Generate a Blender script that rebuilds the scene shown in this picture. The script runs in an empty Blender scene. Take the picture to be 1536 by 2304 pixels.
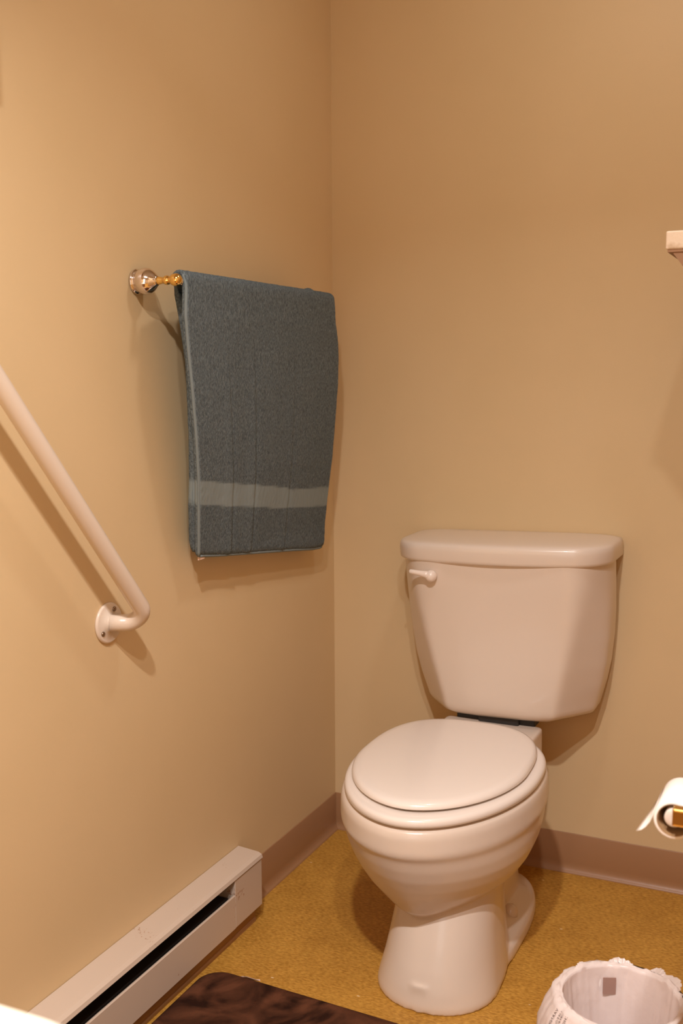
import bpy, bmesh, math, random
from mathutils import Vector, Matrix, noise
random.seed(4)
sc = bpy.context.scene
C = sc.collection
PI = math.pi

# ------------------------------------------------------------------ camera
cd = bpy.data.cameras.new('camera'); cam = bpy.data.objects.new('camera', cd); C.objects.link(cam)
cam_r = Vector((0.90805812, 0.41881218, -0.00517779))
cam_u = Vector((-0.04908398, 0.11868332, 0.99171822))
cam_f = Vector((-0.41595819, 0.90028364, -0.12832832))
M = Matrix.Identity(4)
for i in range(3):
    M[i][0] = cam_r[i]; M[i][1] = cam_u[i]; M[i][2] = -cam_f[i]
M[0][3], M[1][3], M[2][3] = 1.15289, -2.44773, 1.19520
cam.matrix_world = M
cd.sensor_fit = 'VERTICAL'; cd.sensor_height = 36.0; cd.lens = 37.444
cd.clip_start = 0.02
cd.dof.use_dof = True; cd.dof.focus_distance = 2.05; cd.dof.aperture_fstop = 5.0
sc.camera = cam

# ------------------------------------------------------------------ world, lights, exposure
w = bpy.data.worlds.new('world'); sc.world = w; w.use_nodes = True
w.node_tree.nodes['Background'].inputs[0].default_value = (1, .72, .5, 1)
w.node_tree.nodes['Background'].inputs[1].default_value = 0.05
LAMP_COL = (1.0, .945, .93)
FILL_COL = (1.0, .9, .85)
def area(name, loc, rot, watt, col, size, size_y=None, spread=180):
    l = bpy.data.lights.new(name, 'AREA'); l.energy = watt; l.color = col; l.spread = math.radians(spread)
    l.shape = 'RECTANGLE' if size_y else 'DISK'; l.size = size
    if size_y: l.size_y = size_y
    o = bpy.data.objects.new(name, l); o.location = loc; o.rotation_euler = rot; C.objects.link(o); return o
BULBS = [(.86, -2.15, 2.36), (1.15, -2.20, 2.36)]      # two downlights over the vanity
for b, watt in zip(BULBS, (32, 18)):
    area('lamp_light', b, (0, 0, 0), watt, LAMP_COL, .075, spread=140)
area('overhead_fill', (.82, -.72, 2.385), (0, 0, 0), 4.5, LAMP_COL, .16)     # overhead fill added above the toilet, no known fixture there
# fill light added behind the camera, shining in through a made-up doorway
area('rear_fill', (1.30, -3.60, 1.30), (math.radians(82), 0, 0), 8, FILL_COL, .80, 1.7)
sc.view_settings.view_transform = 'Standard'
sc.view_settings.look = 'None'
sc.view_settings.exposure = 0.0
sc.view_settings.gamma = 1.0
sc.view_settings.use_curve_mapping = False
sc.cycles.use_denoising = True
sc.cycles.max_bounces = 12
sc.cycles.diffuse_bounces = 8
sc.cycles.caustics_reflective = False
sc.cycles.caustics_refractive = False

# ------------------------------------------------------------------ materials
def mat(name, col, rough=.5, metal=0., coat=0., sheen=0., bump=None, var=None, trans=0., subs=0., spec=.5):
    m = bpy.data.materials.new(name); m.use_nodes = True
    nt = m.node_tree; b = nt.nodes['Principled BSDF']
    b.inputs['Base Color'].default_value = (*col, 1)
    b.inputs['Roughness'].default_value = rough
    b.inputs['Metallic'].default_value = metal
    b.inputs['Coat Weight'].default_value = coat
    b.inputs['Coat Roughness'].default_value = .05
    b.inputs['Sheen Weight'].default_value = sheen
    b.inputs['Specular IOR Level'].default_value = spec
    if trans: b.inputs['Transmission Weight'].default_value = trans
    if subs: b.inputs['Subsurface Weight'].default_value = subs
    tc = nt.nodes.new('ShaderNodeTexCoord')
    if var:     # (scale, colour2, lo, hi)
        n = nt.nodes.new('ShaderNodeTexNoise'); n.inputs['Scale'].default_value = var[0]; n.inputs['Detail'].default_value = 5
        r = nt.nodes.new('ShaderNodeValToRGB')
        r.color_ramp.elements[0].position = var[2]; r.color_ramp.elements[0].color = (*col, 1)
        r.color_ramp.elements[1].position = var[3]; r.color_ramp.elements[1].color = (*var[1], 1)
        nt.links.new(tc.outputs['Object'], n.inputs['Vector'])
        nt.links.new(n.outputs['Fac'], r.inputs[0]); nt.links.new(r.outputs[0], b.inputs['Base Color'])
    if bump:    # (scale, strength, distance)
        n = nt.nodes.new('ShaderNodeTexNoise'); n.inputs['Scale'].default_value = bump[0]; n.inputs['Detail'].default_value = 3
        bp = nt.nodes.new('ShaderNodeBump'); bp.inputs['Strength'].default_value = bump[1]; bp.inputs['Distance'].default_value = bump[2]
        nt.links.new(tc.outputs['Object'], n.inputs['Vector'])
        nt.links.new(n.outputs['Fac'], bp.inputs['Height']); nt.links.new(bp.outputs[0], b.inputs['Normal'])
    return m

WALLC = (.665, .505, .295)
m_wall = mat('wall_paint', WALLC, .5, bump=(260, .12, .001), var=(3, (.635, .48, .272), .35, .75), spec=.35)
m_ceil = mat('ceiling_paint', (.52, .47, .40), .8)
m_porc = mat('porcelain', (.70, .60, .51), .28, coat=.28)
m_seat = mat('seat_plastic', (.80, .725, .66), .22, coat=.3)
m_lever = mat('lever_plastic', (.80, .70, .62), .2, coat=.4)
m_rubber = mat('black_rubber', (.02, .017, .015), .6)
m_base = mat('cove_vinyl', (.33, .175, .085), .38, bump=(60, .08, .002), spec=.4)
m_grab = mat('grab_enamel', (.70, .60, .50), .3, coat=.2)
m_screw = mat('screw_steel', (.30, .22, .16), .3, metal=1)
m_chrome = mat('chrome', (.82, .74, .70), .1, metal=1)
m_brass = mat('brass', (.90, .60, .20), .14, metal=1)
m_brass_refl = mat('reflection_brass', (.42, .24, .08), .3, metal=1)  # brass darkened to stand in for a brown reflection
m_counter = mat('countertop', (.86, .84, .72), .25, coat=.3)
m_vanity = mat('vanity_wood', (.42, .24, .11), .45)
m_paper = mat('toilet_paper', (.90, .84, .78), .95, bump=(400, .2, .001))
m_card = mat('cardboard', (.28, .16, .07), .9)
m_spindle = mat('spindle_plastic', (.72, .62, .54), .4)
m_bin = mat('bin_plastic', (.85, .78, .74), .4)
m_dark = mat('heater_inside', (.018, .012, .010), .7)
m_tag = mat('tag_cloth', (.82, .62, .52), .8)

def nodes(m): return m.node_tree, m.node_tree.nodes['Principled BSDF']

# floor: ochre sheet vinyl with a fine mottle and pale flecks
m_floor = bpy.data.materials.new('floor_vinyl'); m_floor.use_nodes = True
nt, b = nodes(m_floor)
tc = nt.nodes.new('ShaderNodeTexCoord')
n1 = nt.nodes.new('ShaderNodeTexNoise'); n1.inputs['Scale'].default_value = 9; n1.inputs['Detail'].default_value = 8; n1.inputs['Roughness'].default_value = .75
n2 = nt.nodes.new('ShaderNodeTexNoise'); n2.inputs['Scale'].default_value = 240; n2.inputs['Detail'].default_value = 3
mp = nt.nodes.new('ShaderNodeMapping'); mp.inputs['Scale'].default_value = (.45, 1, 1)
mx = nt.nodes.new('ShaderNodeMath'); mx.operation = 'MULTIPLY_ADD'; mx.inputs[1].default_value = .55
r = nt.nodes.new('ShaderNodeValToRGB')
r.color_ramp.elements[0].position = .58; r.color_ramp.elements[0].color = (.325, .150, .020, 1)
r.color_ramp.elements[1].position = .98; r.color_ramp.elements[1].color = (.56, .30, .055, 1)
nt.links.new(tc.outputs['Object'], n1.inputs['Vector']); nt.links.new(tc.outputs['Object'], mp.inputs['Vector']); nt.links.new(mp.outputs[0], n2.inputs['Vector'])
nt.links.new(n1.outputs['Fac'], mx.inputs[0]); nt.links.new(n2.outputs['Fac'], mx.inputs[2]); nt.links.new(mx.outputs[0], r.inputs[0])
vo = nt.nodes.new('ShaderNodeTexVoronoi'); vo.inputs['Scale'].default_value = 16
mp2 = nt.nodes.new('ShaderNodeMapping'); mp2.inputs['Rotation'].default_value = (0, 0, .5); mp2.inputs['Scale'].default_value = (.6, 1.6, 1)
cr = nt.nodes.new('ShaderNodeValToRGB'); cr.color_ramp.elements[0].position = .025; cr.color_ramp.elements[0].color = (1, 1, 1, 1)
cr.color_ramp.elements[1].position = .04; cr.color_ramp.elements[1].color = (0, 0, 0, 1)
mc = nt.nodes.new('ShaderNodeMixRGB'); mc.inputs[2].default_value = (.78, .62, .40, 1)
nt.links.new(tc.outputs['Object'], mp2.inputs['Vector']); nt.links.new(mp2.outputs[0], vo.inputs['Vector']); nt.links.new(vo.outputs['Distance'], cr.inputs[0])
nt.links.new(cr.outputs[0], mc.inputs[0]); nt.links.new(r.outputs[0], mc.inputs[1]); nt.links.new(mc.outputs[0], b.inputs['Base Color'])
b.inputs['Roughness'].default_value = .48; b.inputs['Specular IOR Level'].default_value = .35

# heater enamel with scuffed rusty specks
m_heat = bpy.data.materials.new('heater_enamel'); m_heat.use_nodes = True
nt, b = nodes(m_heat)
tc = nt.nodes.new('ShaderNodeTexCoord')
n1 = nt.nodes.new('ShaderNodeTexNoise'); n1.inputs['Scale'].default_value = 15; n1.inputs['Detail'].default_value = 2
n2 = nt.nodes.new('ShaderNodeTexNoise'); n2.inputs['Scale'].default_value = 150; n2.inputs['Detail'].default_value = 5; n2.inputs['Roughness'].default_value = .7
mm = nt.nodes.new('ShaderNodeMath'); mm.operation = 'MULTIPLY'
r = nt.nodes.new('ShaderNodeValToRGB'); r.color_ramp.elements[0].position = .385; r.color_ramp.elements[0].color = (.56, .455, .365, 1)
r.color_ramp.elements[1].position = .42; r.color_ramp.elements[1].color = (.36, .20, .12, 1)
nt.links.new(tc.outputs['Object'], n1.inputs['Vector']); nt.links.new(tc.outputs['Object'], n2.inputs['Vector'])
nt.links.new(n1.outputs['Fac'], mm.inputs[0]); nt.links.new(n2.outputs['Fac'], mm.inputs[1]); nt.links.new(mm.outputs[0], r.inputs[0]); nt.links.new(r.outputs[0], b.inputs['Base Color'])
b.inputs['Roughness'].default_value = .42

# rug: dark brown plush with brushed lighter swirls
m_rug = bpy.data.materials.new('plush_rug'); m_rug.use_nodes = True
nt, b = nodes(m_rug)
tc = nt.nodes.new('ShaderNodeTexCoord')
n1 = nt.nodes.new('ShaderNodeTexNoise'); n1.inputs['Scale'].default_value = 8; n1.inputs['Detail'].default_value = 4; n1.inputs['Distortion'].default_value = 1.6
r = nt.nodes.new('ShaderNodeValToRGB'); r.color_ramp.elements[0].position = .36; r.color_ramp.elements[0].color = (.024, .0085, .0045, 1)
r.color_ramp.elements[1].position = .64; r.color_ramp.elements[1].color = (.120, .045, .022, 1)
n2 = nt.nodes.new('ShaderNodeTexNoise'); n2.inputs['Scale'].default_value = 700
bp = nt.nodes.new('ShaderNodeBump'); bp.inputs['Strength'].default_value = .7; bp.inputs['Distance'].default_value = .002
nt.links.new(tc.outputs['Object'], n1.inputs['Vector']); nt.links.new(tc.outputs['Object'], n2.inputs['Vector'])
nt.links.new(n1.outputs['Fac'], r.inputs[0]); nt.links.new(r.outputs[0], b.inputs['Base Color'])
nt.links.new(n2.outputs['Fac'], bp.inputs['Height']); nt.links.new(bp.outputs[0], b.inputs['Normal'])
b.inputs['Roughness'].default_value = .9; b.inputs['Sheen Weight'].default_value = .0; b.inputs['Specular IOR Level'].default_value = .1

# towel: terry pile plus flat woven border (driven by the UV along the cloth)
m_towel = bpy.data.materials.new('terry_cloth'); m_towel.use_nodes = True
nt, b = nodes(m_towel)
tc = nt.nodes.new('ShaderNodeTexCoord')
at = nt.nodes.new('ShaderNodeAttribute'); at.attribute_name = 'band'
n2 = nt.nodes.new('ShaderNodeTexNoise'); n2.inputs['Scale'].default_value = 260; n2.inputs['Detail'].default_value = 4; n2.inputs['Roughness'].default_value = .8
mp = nt.nodes.new('ShaderNodeMapping'); mp.inputs['Rotation'].default_value = (.6, 0, 0); mp.inputs['Scale'].default_value = (1, 1.6, .7)
r = nt.nodes.new('ShaderNodeValToRGB'); r.color_ramp.elements[0].position = .40; r.color_ramp.elements[0].color = (.078, .098, .110, 1)
r.color_ramp.elements[1].position = .62; r.color_ramp.elements[1].color = (.185, .228, .248, 1)
mc = nt.nodes.new('ShaderNodeMixRGB'); mc.inputs[2].default_value = (.235, .285, .295, 1)
bp = nt.nodes.new('ShaderNodeBump'); bp.inputs['Distance'].default_value = .0035
ms = nt.nodes.new('ShaderNodeMath'); ms.operation = 'MULTIPLY_ADD'; ms.inputs[1].default_value = -.40; ms.inputs[2].default_value = .50
nt.links.new(tc.outputs['Object'], mp.inputs['Vector']); nt.links.new(mp.outputs[0], n2.inputs['Vector']); nt.links.new(n2.outputs['Fac'], r.inputs[0])
nt.links.new(at.outputs['Fac'], mc.inputs[0]); nt.links.new(r.outputs[0], mc.inputs[1]); nt.links.new(mc.outputs[0], b.inputs['Base Color'])
nt.links.new(at.outputs['Fac'], ms.inputs[0]); nt.links.new(ms.outputs[0], bp.inputs['Strength'])
nt.links.new(n2.outputs['Fac'], bp.inputs['Height']); nt.links.new(bp.outputs[0], b.inputs['Normal'])
b.inputs['Roughness'].default_value = 1.; b.inputs['Specular IOR Level'].default_value = .0
m_hem = mat('towel_hem', (.20, .24, .25), 1., spec=0, bump=(500, .4, .001))

# trash bag: thin milky film
m_bag = mat('bag_film', (.93, .85, .82), .3, bump=(35, .35, .006))
nt, b = nodes(m_bag)
tr = nt.nodes.new('ShaderNodeBsdfTranslucent'); tr.inputs[0].default_value = (.9, .82, .8, 1)
ms = nt.nodes.new('ShaderNodeMixShader'); ms.inputs[0].default_value = .4
out = nt.nodes['Material Output']
nt.links.new(b.outputs[0], ms.inputs[1]); nt.links.new(tr.outputs[0], ms.inputs[2]); nt.links.new(ms.outputs[0], out.inputs[0])
m_print = mat('bag_print', (.10, .07, .07), .8)
m_label = mat('brown_label', (.36, .22, .18), .6)

# worn whitewashed wood
m_white = mat('whitewashed_wood', (.74, .60, .45), .6, var=(34, (.40, .24, .11), .48, .70), bump=(120, .3, .002))
m_brown = mat('brown_wood', (.30, .155, .070), .55, var=(20, (.20, .09, .035), .4, .7))

# ------------------------------------------------------------------ mesh helpers
def finish(name, bm, m, parent=None, smooth=True, loc=None, rot=None, normals=True):
    if normals: bmesh.ops.recalc_face_normals(bm, faces=bm.faces)
    me = bpy.data.meshes.new(name); bm.to_mesh(me); bm.free()
    o = bpy.data.objects.new(name, me); C.objects.link(o)
    me.materials.append(m)
    if smooth:
        for p in me.polygons: p.use_smooth = True
    if parent: o.parent = parent
    if loc: o.location = loc
    if rot: o.rotation_euler = rot
    return o
def tag(o, label, cat, group=None):
    o['label'] = label; o['category'] = cat
    if group: o['group'] = group
    return o
def thing(name, label, cat, loc=(0, 0, 0), group=None):
    o = bpy.data.objects.new(name, None); C.objects.link(o); o.location = loc; o.empty_display_size = .05
    return tag(o, label, cat, group)
def struct(o): o['kind'] = 'structure'; return o
def box(bm, a, b, bev=0., seg=3):
    g = bmesh.ops.create_cube(bm, size=1)
    vs = g['verts']
    for v in vs:
        v.co = Vector([(a[i] + b[i]) / 2 + v.co[i] * (b[i] - a[i]) for i in range(3)])
    if bev:
        es = list({e for v in vs for e in v.link_edges})
        bmesh.ops.bevel(bm, geom=es, offset=bev, segments=seg, profile=.5, affect='EDGES')
def boxo(name, a, b, m, parent=None, bev=0., seg=3, smooth=False, off=(0, 0, 0)):
    bm = bmesh.new(); box(bm, [a[i] - off[i] for i in range(3)], [b[i] - off[i] for i in range(3)], bev, seg)
    o = finish(name, bm, m, parent, smooth=False)
    if bev:
        for p in o.data.polygons: p.use_smooth = True
        mod = o.modifiers.new('wn', 'WEIGHTED_NORMAL')
    return o
def loft(bm, rings, cap0=True, cap1=True, close=False):
    vr = [[bm.verts.new(p) for p in r] for r in rings]
    n = len(vr[0]); pairs = list(zip(vr, vr[1:]))
    if close: pairs.append((vr[-1], vr[0]))
    for a, b in pairs:
        for i in range(n):
            j = (i + 1) % n
            bm.faces.new((a[i], a[j], b[j], b[i]))
    if not close:
        if cap0: bm.faces.new(vr[0][::-1])
        if cap1: bm.faces.new(vr[-1])
    return vr
def egg(z, cx, cy, a, bf, bb, n=2., m=2., th=0., N=96):
    out = []
    for k in range(N):
        t = 2 * PI * k / N; c, s = math.cos(t), math.sin(t)
        e = n if s < 0 else m; b = bf if s < 0 else bb
        x = a * math.copysign(abs(c) ** (2 / e), c); y = b * math.copysign(abs(s) ** (2 / e), s)
        out.append(Vector((cx + math.cos(th) * x - math.sin(th) * y, cy + math.sin(th) * x + math.cos(th) * y, z)))
    return out
def tube(bm, pts, r, n=24, caps=True):
    pts = [Vector(p) for p in pts]; rings = []
    t0 = (pts[1] - pts[0]).normalized(); nrm = t0.orthogonal().normalized()
    for i, p in enumerate(pts):
        t = ((pts[min(i + 1, len(pts) - 1)] - pts[max(i - 1, 0)])).normalized()
        nrm = (nrm - t * nrm.dot(t)).normalized(); bn = t.cross(nrm)
        rr = r[i] if isinstance(r, (list, tuple)) else r
        rings.append([p + rr * (math.cos(2 * PI * k / n) * nrm + math.sin(2 * PI * k / n) * bn) for k in range(n)])
    loft(bm, rings, caps, caps)
def lathe(bm, prof, origin, axis='x', n=40, caps=True):
    # prof = [(distance along axis, radius)]
    rings = []
    o = Vector(origin)
    for d, r in prof:
        ring = []
        for k in range(n):
            c, s = math.cos(2 * PI * k / n) * r, math.sin(2 * PI * k / n) * r
            ring.append(o + (Vector((d, c, s)) if axis == 'x' else Vector((c, d, s)) if axis == 'y' else Vector((c, s, d))))
        rings.append(ring)
    loft(bm, rings, caps, caps)
def arc_bend(p0, p1, p2, r, n=10):
    # rounded corner path p0 -> p1 -> p2
    p0, p1, p2 = map(Vector, (p0, p1, p2))
    a = (p0 - p1).normalized(); b = (p2 - p1).normalized()
    ang = a.angle(b); d = r / math.tan(ang / 2)
    s = p1 + a * d; e = p1 + b * d
    cdir = (a + b).normalized(); c = p1 + cdir * (r / math.sin(ang / 2))
    out = []
    v0, v1 = s - c, e - c
    w_ = v0.angle(v1)
    for i in range(n + 1):
        t = i / n
        out.append(c + (math.sin((1 - t) * w_) * v0 + math.sin(t * w_) * v1) / math.sin(w_))
    return out

# ------------------------------------------------------------------ the room
H = 2.42; XR = 1.14; YS = -1.72; XF = 2.1; YF = -3.25
struct(boxo('floor', (-.1, YF - .1, -.06), (XF + .1, .1, 0), m_floor))
struct(boxo('ceiling', (-.1, YF - .1, H), (XF + .1, .1, H + .06), m_ceil))
struct(boxo('wall_left', (-.1, YF - .1, 0), (0, .1, H), m_wall))
struct(boxo('wall_back', (0, 0, 0), (XR + .1, .1, H), m_wall))
struct(boxo('wall_right', (XR, YS, 0), (XR + .1, 0, H), m_wall))
struct(boxo('wall_side', (XR + .1, YS, 0), (XF, YS + .1, H), m_wall))
struct(boxo('wall_right_front', (XF, YF, 0), (XF + .1, YS + .1, H), m_wall))
bm = bmesh.new()
for a_, b_ in (((0, YF - .1, 0), (.86, YF, H)), ((1.74, YF - .1, 0), (XF, YF, H)), ((.86, YF - .1, 2.05), (1.74, YF, H))): box(bm, a_, b_)  # opening made up to let the rear fill light in
struct(finish('wall_front', bm, m_wall, smooth=False))
bm = bmesh.new()
for a_, b_ in (((.80, YF, 0), (.86, YF + .015, 2.11)), ((1.74, YF, 0), (1.80, YF + .015, 2.11)), ((.86, YF, 2.05), (1.74, YF + .015, 2.11))): box(bm, a_, b_)
struct(finish('trim_1', bm, m_counter, smooth=False))

# cove base: vinyl strip with a curved toe, extruded along a wall
def cove(name, along, x0, x1, fixed_sign=1):
    prof = [(0, .0965), (.0022, .0965), (.0032, .0950), (.0034, .024), (.0042, .016), (.0065, .009), (.0105, .0042), (.0133, .0022), (.0135, .0), (0, 0)]
    bm = bmesh.new(); rings = []
    N = 60
    for i in range(N + 1):
        t = x0 + (x1 - x0) * i / N
        ring = []
        for d, z in prof:
            wv = .0009 * noise.noise(Vector((t * 7, 3.1, 0))) if z > .05 else 0
            zz = z + (.0012 * noise.noise(Vector((t * 9, 9.3, 0))) if z > .09 else 0)
            d2 = max(0, d + wv) if d > 0 else 0
            ring.append((d2, t, zz) if along == 'y' else (t, -d2, zz) if along == 'x' else (XR - d2, t, zz))
        rings.append(ring)
    loft(bm, rings)
    o = finish(name, bm, m_base); 
    md = o.modifiers.new('es', 'EDGE_SPLIT'); md.split_angle = math.radians(50)
    return struct(o)
cove('baseboard_left', 'y', -.500, 0)
cove('baseboard_back', 'x', 0, XR)
cove('baseboard_right', 'r', YS, 0)

# ------------------------------------------------------------------ toilet
T = thing('toilet', 'white two-piece porcelain toilet with lid closed in the corner', 'toilet', (.485, -.40, 0))
def tl(pts): return [[Vector(p) - T.location for p in r] for r in pts]
bm = bmesh.new()
def mono(tab, xs):   # smooth interpolation of a table by z
    out = []
    for z in xs:
        for a, b in zip(tab, tab[1:]):
            if a[0] >= z >= b[0]:
                t = (a[0] - z) / (a[0] - b[0] + 1e-9)
                out.append([a[i] + (b[i] - a[i]) * t for i in range(len(a))]); break
    return out
# bowl: z, front y, half width, back y, cx, widest y, exponent
bt = [(.386, -.746, .186, -.22, .466, -.461, 1.92), (.382, -.756, .195, -.212, .466, -.461, 1.92), (.370, -.760, .198, -.21, .466, -.461, 1.92),
      (.340, -.760, .1990, -.21, .467, -.463, 1.92), (.331, -.758, .1980, -.21, .467, -.464, 1.92), (.326, -.7535, .1945, -.21, .468, -.466, 1.92), (.320, -.751, .193, -.21, .468, -.468, 1.92), (.300, -.744, .190, -.215, .470, -.475, 1.90),
      (.275, -.733, .184, -.23, .472, -.482, 1.86), (.250, -.719, .173, -.25, .473, -.490, 1.82), (.225, -.704, .155, -.28, .474, -.50, 1.78),
      (.203, -.690, .129, -.31, .475, -.505, 1.74), (.188, -.680, .104, -.34, .475, -.51, 1.74), (.174, -.662, .074, -.38, .476, -.515, 1.8), (.164, -.640, .046, -.42, .476, -.525, 1.9), (.158, -.615, .024, -.45, .478, -.53, 2.)]
zs = [.386 - .228 * i / 60 for i in range(61)]
rings = [egg(z, cx, cy, a, cy - f, b - cy, n, 2.5, .025) for z, f, a, b, cx, cy, n in mono(bt, zs)]
loft(bm, tl(rings))
# pedestal column
pt = [(.30, -.57, .086, -.36, .500, -.51), (.24, -.600, .092, -.35, .500, -.52), (.18, -.642, .097, -.35, .499, -.53), (.12, -.664, .103, -.34, .498, -.55), (.07, -.681, .110, -.33, .497, -.56),
      (.04, -.689, .115, -.33, .496, -.57), (.018, -.6925, .1195, -.33, .495, -.575), (.006, -.694, .121, -.33, .495, -.58), (0, -.6925, .1195, -.33, .495, -.58)]
zs = [.30 - .30 * i / 24 for i in range(25)]
rings = [egg(z, cx, cy, a, cy - f, b - cy, 2.05, 2.2) for z, f, a, b, cx, cy in mono(pt, zs)]
loft(bm, tl(rings))
# trapway body behind the column
pt = [(.37, .090, -.145, .475), (.30, .080, -.13, .478), (.22, .066, -.11, .484), (.12, .060, -.13, .49), (.05, .064, -.13, .495), (.0, .070, -.12, .495)]
rings = [egg(z, cx, -.34, a, .14, b + .34, 2.2, 3.) for z, a, b, cx in mono(pt, [.37 - .37 * i / 14 for i in range(15)])]
loft(bm, tl(rings))
# foot plate
rings = [egg(z, .495, -.36, a, .33, bb, 2.6, 2.5) for z, a, bb in ((0, .1135, .249), (.010, .1145, .25), (.024, .113, .249), (.033, .107, .243), (.040, .090, .225), (.052, .068, .20))]
loft(bm, tl(rings))
# deck under the tank
rings = [egg(z, .4745, -.20, a, bf, bb, 10, 12) for z, a, bf, bb in ((.400, .1125, .07, .058), (.3965, .1145, .074, .060), (.34, .1150, .08, .060), (.30, .113, .08, .060), (.27, .10, .08, .06), (.24, .08, .08, .06), (.21, .06, .07, .06))]
loft(bm, tl(rings))
bowl = finish('bowl', bm, m_porc, T)
md = bowl.modifiers.new('rm', 'REMESH'); md.mode = 'VOXEL'; md.voxel_size = .0034; md.use_smooth_shade = True
md = bowl.modifiers.new('sm', 'SMOOTH'); md.factor = .5; md.iterations = 7

# seat ring
def off_ring(z, d, sy=0):
    return egg(z, .468, -.461, .192 - d, .2965 - d, .238 - d, 1.91, 2.48, .025)
bm = bmesh.new()
rg = [off_ring(z, d) for z, d in ((.3885, .016), (.3885, .005), (.391, .0010), (.395, 0), (.400, .0004), (.4045, .003), (.4065, .008), (.407, .018), (.4065, .055), (.402, .064), (.395, .066), (.3885, .060))]
loft(bm, tl(rg), close=True)
finish('seat', bm, m_seat, T)
# lid
bm = bmesh.new()
def lid_ring(z, d): return egg(z, .4650, -.477, .1755 - d, .2495 - d, .2525 - d, 1.86, 2.76, .034)
rg = [lid_ring(z, d) for z, d in ((.4105, .030), (.4105, .004), (.412, .0006), (.4145, 0), (.4185, .0012), (.422, .005), (.4243, .011), (.4255, .022), (.4268, .05), (.4278, .09), (.4283, .13))]
loft(bm, tl(rg))
finish('lid', bm, m_seat, T)
for sx in (-.075, .075):
    bm = bmesh.new(); box(bm, (.468 + sx - .02 - .485, -.252 + .40, .398), (.468 + sx + .02 - .485, -.228 + .40, .4105), .003)
    finish('hinge', bm, m_seat, T)

# tank (a part with lid, lever below it)
TC = .488; TIL = math.radians(-1.5)
def tank_ring(z, hw, hf, ys, yf, r1=.02):
    # outline: back corners, side, chamfer, flat front; rounded at corners by Chaikin passes
    pts = [(-hw, -.012), (-hw, ys), (-hf, yf), (-hf * .5, yf - .006), (hf * .5, yf - .006), (hf, yf), (hw, ys), (hw, -.012)]
    dense = []
    for a, b in zip(pts, pts[1:] + pts[:1]):
        for k in range(24):
            t = k / 24; dense.append((a[0] + (b[0] - a[0]) * t, a[1] + (b[1] - a[1]) * t))
    it = int(r1)
    for _ in range(it):
        n = len(dense)
        dense = [((dense[i - 1][0] + 2 * dense[i][0] + dense[(i + 1) % n][0]) / 4, (dense[i - 1][1] + 2 * dense[i][1] + dense[(i + 1) % n][1]) / 4) for i in range(n)]
    return [Vector((x, y, z)) for x, y in dense]
tt = [(.788, .2475, .196, -.125, -.204, 130), (.767, .2465, .194, -.123, -.203, 110), (.72, .2435, .187, -.119, -.200, 70), (.66, .240, .177, -.112, -.195, 36), (.60, .235, .165, -.106, -.190, 20),
      (.54, .227, .152, -.10, -.185, 12), (.49, .216, .140, -.095, -.180, 10), (.455, .206, .132, -.09, -.177, 10), (.432, .199, .128, -.088, -.175, 10), (.420, .190, .121, -.082, -.169, 10), (.4155, .175, .108, -.072, -.158, 10)]
tt = [tuple(a) for a in mono(tt, [.788 - (.788 - .4155) * (i / 40) for i in range(41)] )]
tt[-1] = (.4155, .175, .108, -.072, -.158, 3)
TK = bpy.data.objects.new('tank', None)
bm = bmesh.new()
rings = [tank_ring(z - .62, hw, hf, ys, yf, r) for z, hw, hf, ys, yf, r in tt]
loft(bm, rings)
tank = finish('tank', bm, m_porc, T, loc=Vector((TC, 0, .62)) - T.location, rot=(0, TIL, 0))
bpy.data.objects.remove(TK)
def lid2(z, d):
    pts = []
    hw, yb, ye, yf, r = .2480 - d, -.0015 - d * .1, -.188 + d, -.222 + d, .072
    # right side up from back, rounded corner, bowed front
    n = 14
    def corner(sx):
        cx, cy = sx * (hw - r), ye + r
        return [(cx + sx * r * math.cos(a), cy - r * math.sin(a)) for a in [PI / 2 * k / n for k in range(n + 1)]]
    right = [(hw - .01, yb), (hw, yb - .01)] + [(hw, yb - .01 + (ye + r - yb + .01) * k / 4) for k in range(1, 4)] + corner(1)
    front = []
    x0 = hw - r
    for k in range(1, 24):
        t = k / 24; x = x0 - 2 * x0 * t
        front.append((x, ye))
    left = [(-x, y) for x, y in right][::-1]
    pts = right + front + left
    out = []
    for x, y in pts:
        bow = (yf - ye) * max(0, 1 - (x / hw) ** 2) * max(0, min(1, (-y - .05) / .1))
        out.append(Vector((x, y + bow, z)))
    return out
bm = bmesh.new()
loft(bm, [lid2(z - .62, d) for z, d in ((.776, .016), (.776, .004), (.779, .0008), (.784, 0), (.803, -.0008), (.812, .0003), (.8165, .003), (.8195, .009), (.8215, .02), (.8235, .045), (.825, .085))])
finish('tank_lid', bm, m_porc, T, loc=Vector((TC, 0, .62)) - T.location, rot=(0, TIL, 0))
# lever
bm = bmesh.new()
lc = Vector((.343, -.214, .7425))
lathe(bm, [(.012, .006), (.008, .0115), (.0, .0135), (-.006, .0133), (-.011, .011), (-.0145, .007), (-.016, .002)], lc - T.location, 'y', 32)
tube(bm, [lc + Vector(p) - T.location for p in ((0, -.006, .001), (-.012, -.008, .004), (-.024, -.010, .006), (-.036, -.011, .0075), (-.046, -.011, .0085), (-.049, -.011, .009))], [.0095, .008, .0062, .0056, .0056, .003], 20)
finish('flush_lever', bm, m_lever, T)
bm = bmesh.new(); box(bm, (.385 - .485, .40 - .150, .396), (.570 - .485, .40 - .09, .418), .004)
box(bm, (.44 - .485, .40 - .160, .396), (.535 - .485, .40 - .08, .4185), .004)
finish('gasket', bm, m_rubber, T, smooth=False)
for sx, rr in ((.077, 1), (-.077, 1)):
    bm = bmesh.new(); lathe(bm, [(0, .0155), (.012, .0155), (.020, .0130), (.026, .008), (.0275, .002)], (.495 + sx - .485, -.335 + .40, .036), 'z', 28)
    finish('bolt_cap', bm, m_porc, T)

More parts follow.
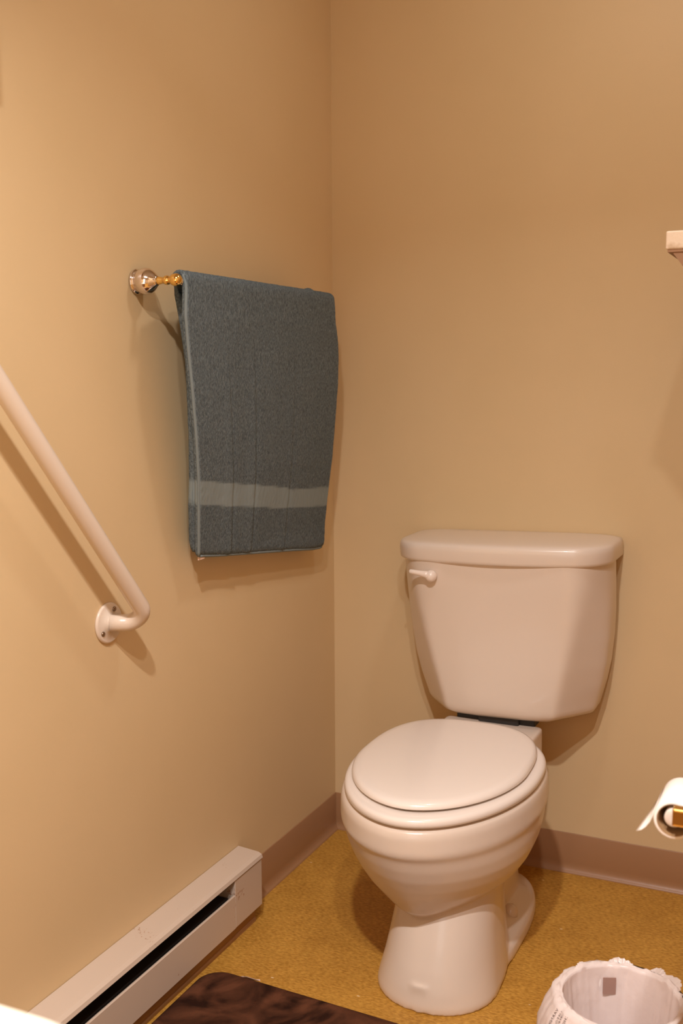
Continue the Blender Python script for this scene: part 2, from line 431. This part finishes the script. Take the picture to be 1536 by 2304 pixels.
# ------------------------------------------------------------------ towel rail
TB = thing('towel_rail', 'chrome and brass towel rail on the left wall holding the towel', 'towel rail', (0, -.829, 1.362))
for yy, nm in ((0, 'post'), (.57, 'post')):
    bm = bmesh.new()
    lathe(bm, [(0, .0215), (.003, .0225), (.005, .0222), (.0062, .0195), (.0075, .0188), (.010, .0200), (.014, .0222), (.019, .0237), (.024, .0238), (.029, .0226), (.034, .0200), (.039, .0158), (.043, .0118), (.046, .0090), (.048, .0078)], (0, yy, 0), 'x', 48)
    ps = finish('post', bm, m_chrome, TB)
    bm = bmesh.new()
    lathe(bm, [(.047, .0078), (.052, .0068), (.057, .0058), (.060, .0056), (.0615, .0066), (.064, .0080), (.067, .0083), (.070, .0076), (.072, .0058), (.0735, .0056), (.075, .0074), (.078, .0095), (.082, .0108), (.086, .0112), (.090, .0105), (.094, .0082), (.0965, .0045), (.097, .001)], (0, yy, 0), 'x', 36)
    finish('finial', bm, m_brass, ps)
bm = bmesh.new(); tube(bm, [(.0855, .0, 0), (.0855, .57, 0)], .0075, 24)
finish('bar', bm, m_chrome, TB)

# ------------------------------------------------------------------ towel
def interp(x, xs, ys):
    if x <= xs[0]: return ys[0]
    for i in range(len(xs) - 1):
        if x <= xs[i + 1]:
            t = (x - xs[i]) / (xs[i + 1] - xs[i]); return ys[i] + (ys[i + 1] - ys[i]) * t
    return ys[-1]
def XF_(z): return interp(z, [.77, .84, 1.0, 1.08, 1.17, 1.30, 1.36], [.042, .049, .077, .087, .095, .101, .1015])
def YL(z): return interp(z, [.84, .997, 1.076, 1.164, 1.238, 1.30, 1.37], [-.714, -.751, -.771, -.793, -.809, -.820, -.816])
def YR(z): return interp(z, [.78, .965, 1.08, 1.227, 1.27, 1.31, 1.34, 1.365], [-.143, -.162, -.170, -.172, -.178, -.192, -.196, -.200])
def ZB(u): return interp(u, [0, .12, .35, .7, .9, .97, 1.], [.848, .838, .822, .798, .783, .780, .783])
def creases(u, z):
    k = 0
    zz = (z - .80) / .5
    for u0, u1, amp in ((.195 - .0, .02, 1.), (.345, .03, .9), (.62, .02, .45)):
        uc = u0 + .03 * zz * (1 if u0 > .3 else .5)
        fade = max(0, min(1, (1.27 - z) / .28))
        d = u - uc
        if d < 0: f = math.exp(-(d / .045) ** 2)                      # swells gently towards the fold
        elif d < .0045: f = 1 - 1.75 * (d / .0045)                    # drops sharply into it
        else: f = -.75 * math.exp(-((d - .0045) / .022) ** 2)         # and recovers
        k += amp * .0042 * f * fade
    return k
Tw = .0135
def build_towel():
    NU, NS = 260, 130
    bm = bmesh.new(); bandl = bm.verts.layers.float.new('band')
    us = []
    for i in range(NU + 1):
        t = i / NU
        us.append(.5 - .5 * math.cos(PI * t) if (t < .08 or t > .92) else None)
    a0 = .5 - .5 * math.cos(PI * .08)
    lin = [i for i in range(NU + 1) if us[i] is None]
    for j, i in enumerate(lin):
        us[i] = a0 + (1 - 2 * a0) * (j + 1) / (len(lin) + 1)
    rings = []; bands = []
    BX, BZ = .0855, 1.362
    for u in us:
        zb = ZB(u)
        # centre line: front bottom -> up -> over the bar -> down the back
        path = []
        for k in range(NS):
            z = zb + (1.352 - zb) * k / (NS - 1)
            x = XF_(z) + creases(u, z) - Tw / 2
            x += .0015 * noise.noise(Vector((u * 5, z * 6, 1.7)))
            path.append((x, z, 0))
        R_ = .0155
        xf = path[-1][0]
        for k in range(1, 12):
            a = PI * k / 12
            cx = BX + (xf - BX - R_) * (1 - k / 12)
            bumpz = .004 * math.exp(-((u - .835) / .02) ** 2)
            path.append((cx + R_ * math.cos(a), BZ + (R_ + bumpz) * math.sin(a) * .95 - .002, 1))
        zbb = zb + .004
        for k in range(NS // 2):
            z = 1.350 - (1.350 - zbb) * k / (NS // 2 - 1)
            g = interp(z, [.8, 1.10, 1.22, 1.35], [.0180, .0185, .026, .0465])
            x = XF_(z) + creases(u, z) * .3 - Tw / 2 - g
            x = max(x, .0085)
            path.append((x, z, 2))
        ring = []
        L = .62
        d = min(u, 1 - u) * L
        hr = Tw / 2
        th = hr if d > hr else math.sqrt(max(0, hr * hr - (hr - d) ** 2)) + .0004
        outer, inner = [], []
        n = len(path)
        for i, (x, z, s) in enumerate(path):
            xa, za, _ = path[max(0, i - 1)]; xb, zb2, _ = path[min(n - 1, i + 1)]
            tx, tz = xb - xa, zb2 - za; l = math.hypot(tx, tz) + 1e-9
            nx, nz = tz / l, -tx / l
            e = 1.
            de = min(i, n - 1 - i)
            if de < 3: e = (.35, .75, .93)[de]
            h = th * e
            if s == 1: h = min(h, .0062)
            if s == 2: h *= interp(z, [1.0, 1.16, 1.28], [1.7, 1.55, 1.])
            yl, yr = YL(z), YR(z)
            if s == 2: yl = interp(z, [.85, .95, 1.105, 1.19, 1.28, 1.355], [-.702, -.728, -.755, -.762, -.770, -.775]); yr -= .03
            y = yl + (yr - yl) * u
            fuzz = .0007 * noise.noise(Vector((y * 160, z * 160, x * 40)))
            outer.append((Vector((x + nx * (h + fuzz), y, z + nz * (h + fuzz))), z, s)); inner.append((Vector((x - nx * h, y, z - nz * h)), z, s))
        rings.append(outer + inner[::-1]); bands.append(u)
    vr = []
    for u, r in zip(bands, rings):
        vs = []
        top = interp(u, [0, .2, .38, .6, .62, .66, 1], [1.000, .984, .970, .952, .949, .943, .931])
        bot = interp(u, [0, .2, .38, .6, 1], [.952, .934, .921, .902, .883])
        for p, z, s in r:
            v = bm.verts.new(p)
            f = max(0, min(1, (top - z) / .002)) * max(0, min(1, (z - bot) / .002)) if s != 1 else 0
            v[bandl] = f; vs.append(v)
        vr.append(vs)
    n = len(vr[0])
    for a, b in zip(vr, vr[1:]):
        for i in range(n):
            j = (i + 1) % n
            bm.faces.new((a[i], a[j], b[j], b[i]))
    bm.faces.new(vr[0]); bm.faces.new(vr[-1][::-1])
    return bm
TW = thing('bath_towel', 'slate blue terry bath towel with a paler woven border band', 'towel', (.08, -.48, 1.36))
def loc(p, o): return Vector(p) - o.location
bm = build_towel()
for v in bm.verts: v.co -= TW.location
cl = finish('cloth', bm, m_towel, TW)
# hem piping along bottom edge and left edge
bm = bmesh.new()
pts = []
for k in range(50):
    u = .012 + .97 * k / 49; z = ZB(u)
    y = YL(z) + (YR(z) - YL(z)) * u
    pts.append(loc((XF_(z) + creases(u, z) * .6 - .006, y, z - .0005), TW))
tube(bm, pts, .0034, 10)
h = finish('hem', bm, m_hem, TW); h['label'] = 'lighter stitched bottom hem'
bm = bmesh.new(); pts = []
for k in range(60):
    z = .846 + (1.372 - .846) * k / 59
    pts.append(loc((XF_(z) - .0035 - (max(0, z - 1.352)) * .35, YL(z) + .0015, z), TW))
tube(bm, pts, .0030, 10)
h = finish('hem', bm, m_hem, TW); h['label'] = 'lighter stitched side hem'
bm = bmesh.new(); box(bm, loc((.043, -.712, .838), TW), loc((.0445, -.690, .8455), TW))
for v in bm.verts: v.co.x += 0
h = finish('care_tag', bm, m_tag, TW, smooth=False); h['label'] = 'small pinkish care tag'

# ------------------------------------------------------------------ grab bar
GB = thing('grab_bar', 'cream painted diagonal grab bar on the left wall', 'grab bar', (0, -.944, .760))
P0 = Vector((.004, -.944, .760)); P1 = Vector((.062, -.9010, .757)); dirv = Vector((0, -.331, .40)).normalized(); P2 = P1 + dirv * .92; P3 = P2 + Vector((-.058, -.02, 0))
pts = [P0, P0.lerp(P1, .3)] + arc_bend(P0, P1, P2, .030, 12) + [P1 + dirv * (.1 + .7 * k / 8) for k in range(9)] + arc_bend(P1, P2, P3, .030, 12) + [P3]
bm = bmesh.new(); tube(bm, [p - GB.location for p in pts], .0152, 28)
finish('rail', bm, m_grab, GB)
for P in (P0, P3):
    q = P - GB.location; q.x = 0
    bm = bmesh.new(); lathe(bm, [(0, .0365), (.003, .0368), (.005, .0355), (.006, .033), (.0062, .016), (.008, .0155)], q, 'x', 40)
    fl = finish('flange', bm, m_grab, GB)
    for a in (62, 215, 325):
        bm = bmesh.new(); lathe(bm, [(.0055, .0046), (.0075, .0044), (.0088, .003), (.009, .001)], q + Vector((0, .0265 * math.cos(math.radians(a)), .0265 * math.sin(math.radians(a)))), 'x', 16)
        finish('screw', bm, m_screw, fl)

# ------------------------------------------------------------------ baseboard heater
HL = -1.93
HT = thing('baseboard_heater', 'scuffed white electric baseboard heater along the left wall', 'heater', (0, -1.2, 0))
def hp(name, prof, y0, y1, m, bev=0):
    bm = bmesh.new()
    loft(bm, [[(x, y - HT.location.y, z) for x, z in prof] for y in (y0, y1)])
    if bev: bmesh.ops.bevel(bm, geom=bm.edges[:], offset=bev, segments=2, affect='EDGES')
    return finish(name, bm, m, HT, smooth=False)
hp('top_cover', [(.001, .161), (.052, .157), (.060, .153), (.0625, .146), (.0610, .1455), (.0585, .151), (.001, .157)], -.508, HL, m_heat)
hp('front_panel', [(.0565, .112), (.0595, .1135), (.0615, .111), (.0620, .040), (.060, .038), (.057, .040), (.059, .046), (.0585, .108)], -.6268, HL, m_heat)
o = boxo('end_cap', (.001, .5763, .038), (.0605, .6905, .1432), m_heat, HT, bev=.0018)
hp('back_plate', [(.0005, .004), (.004, .004), (.004, .158), (.0005, .158)], -.512, HL, m_dark)
hp('element', [(.015, .055), (.046, .055), (.046, .105), (.015, .105)], -.63, HL + .02, m_dark)
k = hp('kick_plate', [(.002, 0), (.048, 0), (.0485, .006), (.046, .012), (.0455, .036), (.002, .042)], -.518, HL, m_base)
k['label'] = 'brown kick strip below the front panel'
hp('inner_shelf', [(.006, .080), (.056, .092), (.056, .095), (.006, .083)], -.627, -.70, m_heat)

# ------------------------------------------------------------------ bath rug
def rug():
    x0, x1, y0, y1, r = .064, .74, -1.34, -.734, .05
    th = math.radians(-2.6)
    N = 14; out = []
    cs = [(x1 - r, y1 - r, 0), (x0 + r, y1 - r, 90), (x0 + r, y0 + r, 180), (x1 - r, y0 + r, 270)]
    for cx, cy, a in cs:
        for k in range(N + 1):
            t = math.radians(a + 90 * k / N); out.append((cx + r * math.cos(t), cy + r * math.sin(t)))
    def ring(z, d):
        R = []
        for x, y in out:
            dx, dy = (x0 + x1) / 2 - x, (y0 + y1) / 2 - y; l = math.hypot(dx, dy)
            px, py = x + dx / l * d - x0, y + dy / l * d - y1
            if True:
                c, s = math.cos(th), math.sin(th)
                qx = x0 + px + 0 * py; qy = y1 + py + math.tan(th) * px
                R.append(Vector((qx, qy, z)))
        return R
    bm = bmesh.new()
    loft(bm, [ring(z, d) for z, d in ((.0005, .002), (.003, 0), (.009, 0), (.012, .003), (.0135, .010), (.014, .03))])
    return bm
RG = thing('bath_rug', 'dark brown plush bath rug beside the heater', 'rug', (.40, -1.04, 0))
bm = rug()
for v in bm.verts: v.co -= RG.location
finish('mat', bm, m_rug, RG)
bm = bmesh.new()
vs = [loc(p, RG) for p in ((.128, -.727, .0012), (.152, -.739, .014), (.184, -.742, .0145), (.180, -.736, .013), (.158, -.733, .006), (.134, -.722, .0010))]
va = [bm.verts.new(v) for v in vs]; vb = [bm.verts.new(v + Vector((0, 0, .0012))) for v in vs]
bm.faces.new(va); bm.faces.new(vb[::-1])
for i in range(6): bm.faces.new((va[i], va[(i + 1) % 6], vb[(i + 1) % 6], vb[i]))
t_ = finish('care_tag', bm, m_tag, RG, smooth=False); t_['label'] = 'pale care tag sticking out of the edge'

# ------------------------------------------------------------------ waste bin and its bag
BC = Vector((.899, -.893, 0))
WB = thing('waste_bin', 'small round white waste bin lined with a bag', 'waste bin', BC)
bm = bmesh.new()
lathe(bm, [(0, .070), (.002, .074), (.243, .0895), (.2485, .0905), (.2500, .0898), (.2485, .0885), (.243, .0880), (.006, .071), (.005, .001)], (0, 0, 0), 'z', 56)
finish('body', bm, m_bin, WB)
BG = thing('bin_bag', 'translucent white plastic bag folded over the rim of the waste bin', 'bag', BC)
def nz(a, z, s=1, sc_=1.):
    return noise.noise(Vector((math.cos(a) * sc_, math.sin(a) * sc_, z * 6 + s * 7.3)))
def bag():
    bm = bmesh.new(); N = 160; rings = []
    prof = [(.112, .060, 0), (.118, .085, 0), (.124, .12, 0), (.1255, .16, 0), (.122, .20, 0), (.112, .226, 0), (.102, .243, 0), (.0945, .2525, 1), (.0920, .2545, 1), (.0890, .2520, 1), (.0865, .246, 2), (.0845, .230, 2), (.081, .20, 2), (.078, .16, 2), (.074, .11, 2), (.066, .075, 2), (.045, .062, 2), (.02, .058, 2), (.004, .057, 2)]
    fine = []
    for a, b in zip(prof, prof[1:]):
        for k in range(3): fine.append(tuple(a[i] + (b[i] - a[i]) * k / 3 for i in range(3)))
    fine.append(prof[-1])
    for r, z, s in fine:
        ring = []
        for k in range(N):
            a = 2 * PI * k / N
            f = 1 if s < .5 else (.25 if s < 1.5 else .6)
            rr = r + f * (.010 * nz(a, z * .4, 1, 2.2) + .004 * nz(a, z, 2, 7) + .0022 * nz(a, z * 1.5, 3, 16))
            if s <= .6:   # flares unevenly: slack on the left, tight on the right
                sl = .5 + .5 * math.cos(a - math.radians(195))
                rr = rr - (1 - sl) * .016 * min(1, (.27 - z) / .06 + .1)
            if s < .7: rr = max(rr, .0925 if z > .2 else .090)
            if s > 1.2: rr = min(rr, .0868)
            zz = z + (.004 * nz(a, 0, 5, 5) + .0025 * nz(a, 0, 6, 14)) * (1 if .3 < s < 1.7 else .0)
            if .3 < s < 1.7: zz = max(zz, .2515)
            ring.append(Vector((rr * math.cos(a), rr * math.sin(a), zz)))
        rings.append(ring)
    loft(bm, rings, cap0=False, cap1=True)
    # crumpled tufts at the back of the rim
    for a0, wd, ht, lean in ((100, 13, .007, .006), (63, 9, .006, .012), (46, 15, .006, .014), (140, 8, .005, .004)):
        a0 = math.radians(a0); wd = math.radians(wd); n = 16
        rows = []
        for j in range(5):
            t = j / 4; row = []
            for k in range(n + 1):
                s = -1 + 2 * k / n; a = a0 + wd * s
                hh = ht * (1 - s * s) ** .7 * t * (1 + .5 * noise.noise(Vector((k * .9, j, a0 * 9))))
                rr = .0935 + lean * t * (1 - s * s) + .0015 * math.sin(k * 2.3)
                row.append(bm.verts.new((rr * math.cos(a), rr * math.sin(a), (.2505 + hh))))
            rows.append(row)
        for r1, r2 in zip(rows, rows[1:]):
            for k in range(n): bm.faces.new((r1[k], r1[k + 1], r2[k + 1], r2[k]))
    return bm
finish('film', bag(), m_bag, BG, normals=False)
# printed suffocation warning in rows running down the slack left side
def wtext(lines, a_start, z_top, size, lead):
    bm = bmesh.new()
    for li, s in enumerate(lines):
        cu = bpy.data.curves.new('print_curve', 'FONT'); cu.body = s; cu.size = size; cu.resolution_u = 1; cu.space_character = 1.1
        to = bpy.data.objects.new('print_tmp', cu); C.objects.link(to)
        dg = bpy.context.evaluated_depsgraph_get(); me = bpy.data.meshes.new_from_object(to.evaluated_get(dg))
        for v in me.vertices:
            lx, ly = v.co.x, v.co.y
            z = z_top - lx                       # text runs down the side
            a = a_start + (li * lead - ly) / .12
            v.co = Vector((a, z, 0))
        bm.from_mesh(me)
        bpy.data.objects.remove(to); bpy.data.curves.remove(cu); bpy.data.meshes.remove(me)
    return bm
def skin_r(a, z):
    pr = [(.060, .112), (.085, .118), (.12, .124), (.16, .1255), (.20, .122), (.226, .112), (.243, .102), (.2525, .0945)]
    r = interp(z, [p[0] for p in pr], [p[1] for p in pr])
    rr = r + (.010 * nz(a, z * .4, 1, 2.2) + .004 * nz(a, z, 2, 7) + .0022 * nz(a, z * 1.5, 3, 16))
    sl = .5 + .5 * math.cos(a - math.radians(195))
    return rr - (1 - sl) * .016 * min(1, (.27 - z) / .06 + .1)
bm = wtext(['WARNING: TO AVOID DANGER OF', 'SUFFOCATION KEEP THIS BAG', 'AWAY FROM BABIES AND', 'CHILDREN. DO NOT USE IN CRIBS'], math.radians(219), .249, .0068, .0088)
for v in bm.verts:
    a, z = v.co.x, v.co.y
    r_ = max(skin_r(a, z), .0925) + .0012
    v.co = Vector((r_ * math.cos(a), r_ * math.sin(a), z))
p_ = finish('printed_warning', bm, m_print, BG, smooth=False)
p_['label'] = 'rows of small dark printed lettering'
# brown square showing inside the bag on the far side
bm = bmesh.new()
aa = math.radians(112)
g = []
for a in (aa - .13, aa + .13):
    for z in (.206, .234): g.append(bm.verts.new((.0800 * math.cos(a), .0800 * math.sin(a), z)))
bm.faces.new((g[0], g[1], g[3], g[2]))
lb = finish('label_patch', bm, m_label, BG, smooth=False); lb['label'] = 'small brown rectangular patch inside the bag'
sd = lb.modifiers.new('so', 'SOLIDIFY'); sd.thickness = .001

# ------------------------------------------------------------------ toilet roll and holder on the right wall
RC = Vector((.9985, -1.15, .652))
TR = thing('toilet_roll', 'nearly used up toilet roll with a loose sheet on the holder', 'toilet roll', RC)
bm = bmesh.new()
lathe(bm, [(0, .0206), (0, .0236), (.0006, .0242), (.084, .0242), (.0846, .0236), (.0846, .0206)], (0, 0, 0), 'y', 56, caps=False)
bm2 = bm; finish('paper', bm, m_paper, TR)
bm = bmesh.new()
lathe(bm, [(-.0004, .0206), (-.0004, .0192), (.085, .0192), (.085, .0206)], (0, 0, 0), 'y', 48, caps=False)
finish('core', bm, m_card, TR)
bm = bmesh.new(); rings = []
path = [(-.0243, .006), (-.0252, 0), (-.0285, -.008), (-.0335, -.0155), (-.0385, -.0205), (-.0445, -.0235)]
for i, (x, z) in enumerate(path):
    sk = i * .0009
    xb = -.0243 + (x + .0243) * .30; zb_ = .006 + (z - .006) * .45
    rings.append([Vector((x, -.0003 + sk, z)), Vector((xb, .084 - sk * 3, zb_)), Vector((xb - .0006, .084 - sk * 3, zb_ + .0004)), Vector((x - .0006, -.0003 + sk, z + .0004))])
loft(bm, rings)
finish('loose_sheet', bm, m_paper, TR)
TH = thing('roll_holder', 'square brass toilet roll holder on the right wall', 'toilet roll holder', (XR, RC.y + .05, RC.z))
def hl(p): return Vector(p) - TH.location
for y0, y1 in ((RC.y - .020, RC.y - .0045), (RC.y + .0895, RC.y + .104)):
    bm = bmesh.new(); box(bm, hl((.9985, y0, RC.z + .0005)), hl((XR, y1, RC.z + .0225)), .0022)
    a_ = finish('arm', bm, m_brass, TH, smooth=False)
    bm = bmesh.new(); box(bm, hl((XR - .006, (y0 + y1) / 2 - .025, RC.z - .02)), hl((XR, (y0 + y1) / 2 + .025, RC.z + .035)), .002)
    finish('wall_plate', bm, m_brass, TH, smooth=False)
    if y0 < RC.y:
        bm = bmesh.new(); box(bm, hl((1.0005, y0 - .0006, RC.z + .0035)), hl((XR - .008, y0 + .002, RC.z + .0195)))  # strip on the arm's front face carrying its painted brown reflection
        f_ = finish('arm_reflection', bm, m_brass_refl, a_, smooth=False)
bm = bmesh.new(); lathe(bm, [(-.0035, .004), (-.0035, .0100), (-.0025, .0112), (.088, .0112), (.089, .010), (.089, .004)], hl((RC.x, RC.y, RC.z + .0035)), 'y', 36)
finish('spindle', bm, m_spindle, TH)

# ------------------------------------------------------------------ worn wall shelf on the right wall
SX, SY0, SY1 = .8935, -.645, -.10
SH = thing('wall_shelf', 'worn whitewashed wooden shelf with brown bracket high on the right wall', 'shelf', (XR, (SY0 + SY1) / 2, 1.40))
def sl_(p): return Vector(p) - SH.location
bm = bmesh.new(); box(bm, sl_((SX, SY0, 1.3905)), sl_((XR, SY1, 1.4195)), .003)
finish('board', bm, m_white, SH, smooth=False)
bm = bmesh.new(); box(bm, sl_((SX + .003, SY0 + .003, 1.3865)), sl_((XR, SY1 - .003, 1.3905)))
u_ = finish('underside', bm, m_brown, SH, smooth=False); u_['label'] = 'dark brown underside of the shelf'
for y0 in (SY0 + .006, SY1 - .03):
    bm = bmesh.new()
    prof = [(SX + .011, 1.3865)]
    for k in range(17):
        dx = (XR - SX - .011) * (k / 16) ** 1.6
        prof.append((SX + .011 + dx, 1.3855 - (1.37 * dx if dx < .045 else .06165 + .03 * math.sin(min(1, (dx - .045) / .12) * PI / 2))))
    prof += [(XR, 1.3865)]
    loft(bm, [[sl_((x, y, z)) for x, z in prof] for y in (y0, y0 + .022)])
    finish('bracket', bm, m_brown, SH, smooth=False)

# ------------------------------------------------------------------ vanity in the near left
VN = thing('vanity_cabinet', 'brown wooden vanity cabinet under the cream countertop', 'cabinet', (.35, -2.45, 0))
def vl(p): return Vector(p) - VN.location
bm = bmesh.new(); box(bm, vl((.01, -2.95, .08)), vl((.66, -2.01, .762)), .003); box(bm, vl((.01, -2.95, .0)), vl((.60, -2.05, .08)))
finish('body', bm, m_vanity, VN, smooth=False)
for y0, y1 in ((-2.93, -2.49), (-2.47, -2.03)):
    bm = bmesh.new(); box(bm, vl((.66, y0, .12)), vl((.678, y1, .74)), .004)
    d = finish('door', bm, m_vanity, VN, smooth=False)
    yk = y1 - .04 if y1 < -2.4 else y0 + .04
    bm = bmesh.new(); lathe(bm, [(0, .006), (.012, .005), (.016, .012), (.024, .013), (.028, .006), (.029, .001)], vl((.678, yk, .55)), 'x', 24)
    finish('knob', bm, m_brass, d)
bm = bmesh.new()
def ctr(z, d):
    x0, x1, y0, y1, r = .003, .80 - d, -3.0 + d, -1.963 - d, .07
    out = [(x0, y0), (x0, y1)]
    for k in range(13):
        a = PI / 2 - PI / 2 * k / 12
        out.append((x1 - r + r * math.cos(a), y1 - r + r * math.sin(a)))
    for k in range(13):
        a = -PI / 2 * k / 12
        out.append((x1 - r + r * math.cos(a), y0 + r + r * math.sin(a)))
    return [Vector((x - .35, y + 2.45, z - .762)) for x, y in out]
loft(bm, [ctr(z, d) for z, d in ((.762, .01), (.765, .002), (.772, 0), (.790, 0), (.797, .002), (.801, .007), (.802, .015))])
ct = finish('countertop', bm, m_counter, smooth=True, loc=(.35, -2.45, .762))
tag(ct, 'cream vanity countertop edge at the lower left corner of the photo', 'countertop')

# ------------------------------------------------------------------ wall cabinet over the vanity, just at the left frame edge
MC = thing('wall_cabinet', 'wooden wall cabinet at the upper left edge of the photo', 'cabinet', (0, -1.6, 1.66))
def ml(p): return Vector(p) - MC.location
bm = bmesh.new(); box(bm, ml((.0, -1.95, 1.672)), ml((.082, -1.262, 2.25)), .004)
finish('body', bm, m_vanity, MC, smooth=False)
bm = bmesh.new(); box(bm, ml((.082, -1.94, 1.68)), ml((.100, -1.266, 2.24)), .006)
finish('door', bm, m_white, MC, smooth=False)

# ------------------------------------------------------------------ ceiling lamp (out of frame): a plate and two sockets, bulbs glow below them
CL = thing('ceiling_lamp', 'two-bulb ceiling lamp above the vanity', 'lamp', (1.0, -2.175, H))
bm = bmesh.new(); box(bm, (-.26, -.07, -.022), (.26, .07, 0), .008)
finish('canopy', bm, m_chrome, CL, smooth=False)
for x, y, z in BULBS:
    bm = bmesh.new(); lathe(bm, [(-.02, .045), (-.058, .048), (-.058, .044), (-.022, .041)], (x - 1.0, y + 2.175, 0), 'z', 32, caps=False)
    finish('shade', bm, m_ceil, CL)
FL = thing('fill_rim', 'round rim of the added fill light above the toilet', 'lamp', (.82, -.72, H))  # unseen fixture added around the overhead fill
bm = bmesh.new(); lathe(bm, [(0, .16), (-.02, .155), (-.033, .13), (-.033, .12), (-.02, .12), (-.004, .12)], (0, 0, 0), 'z', 48, caps=False)
finish('rim', bm, m_ceil, FL)
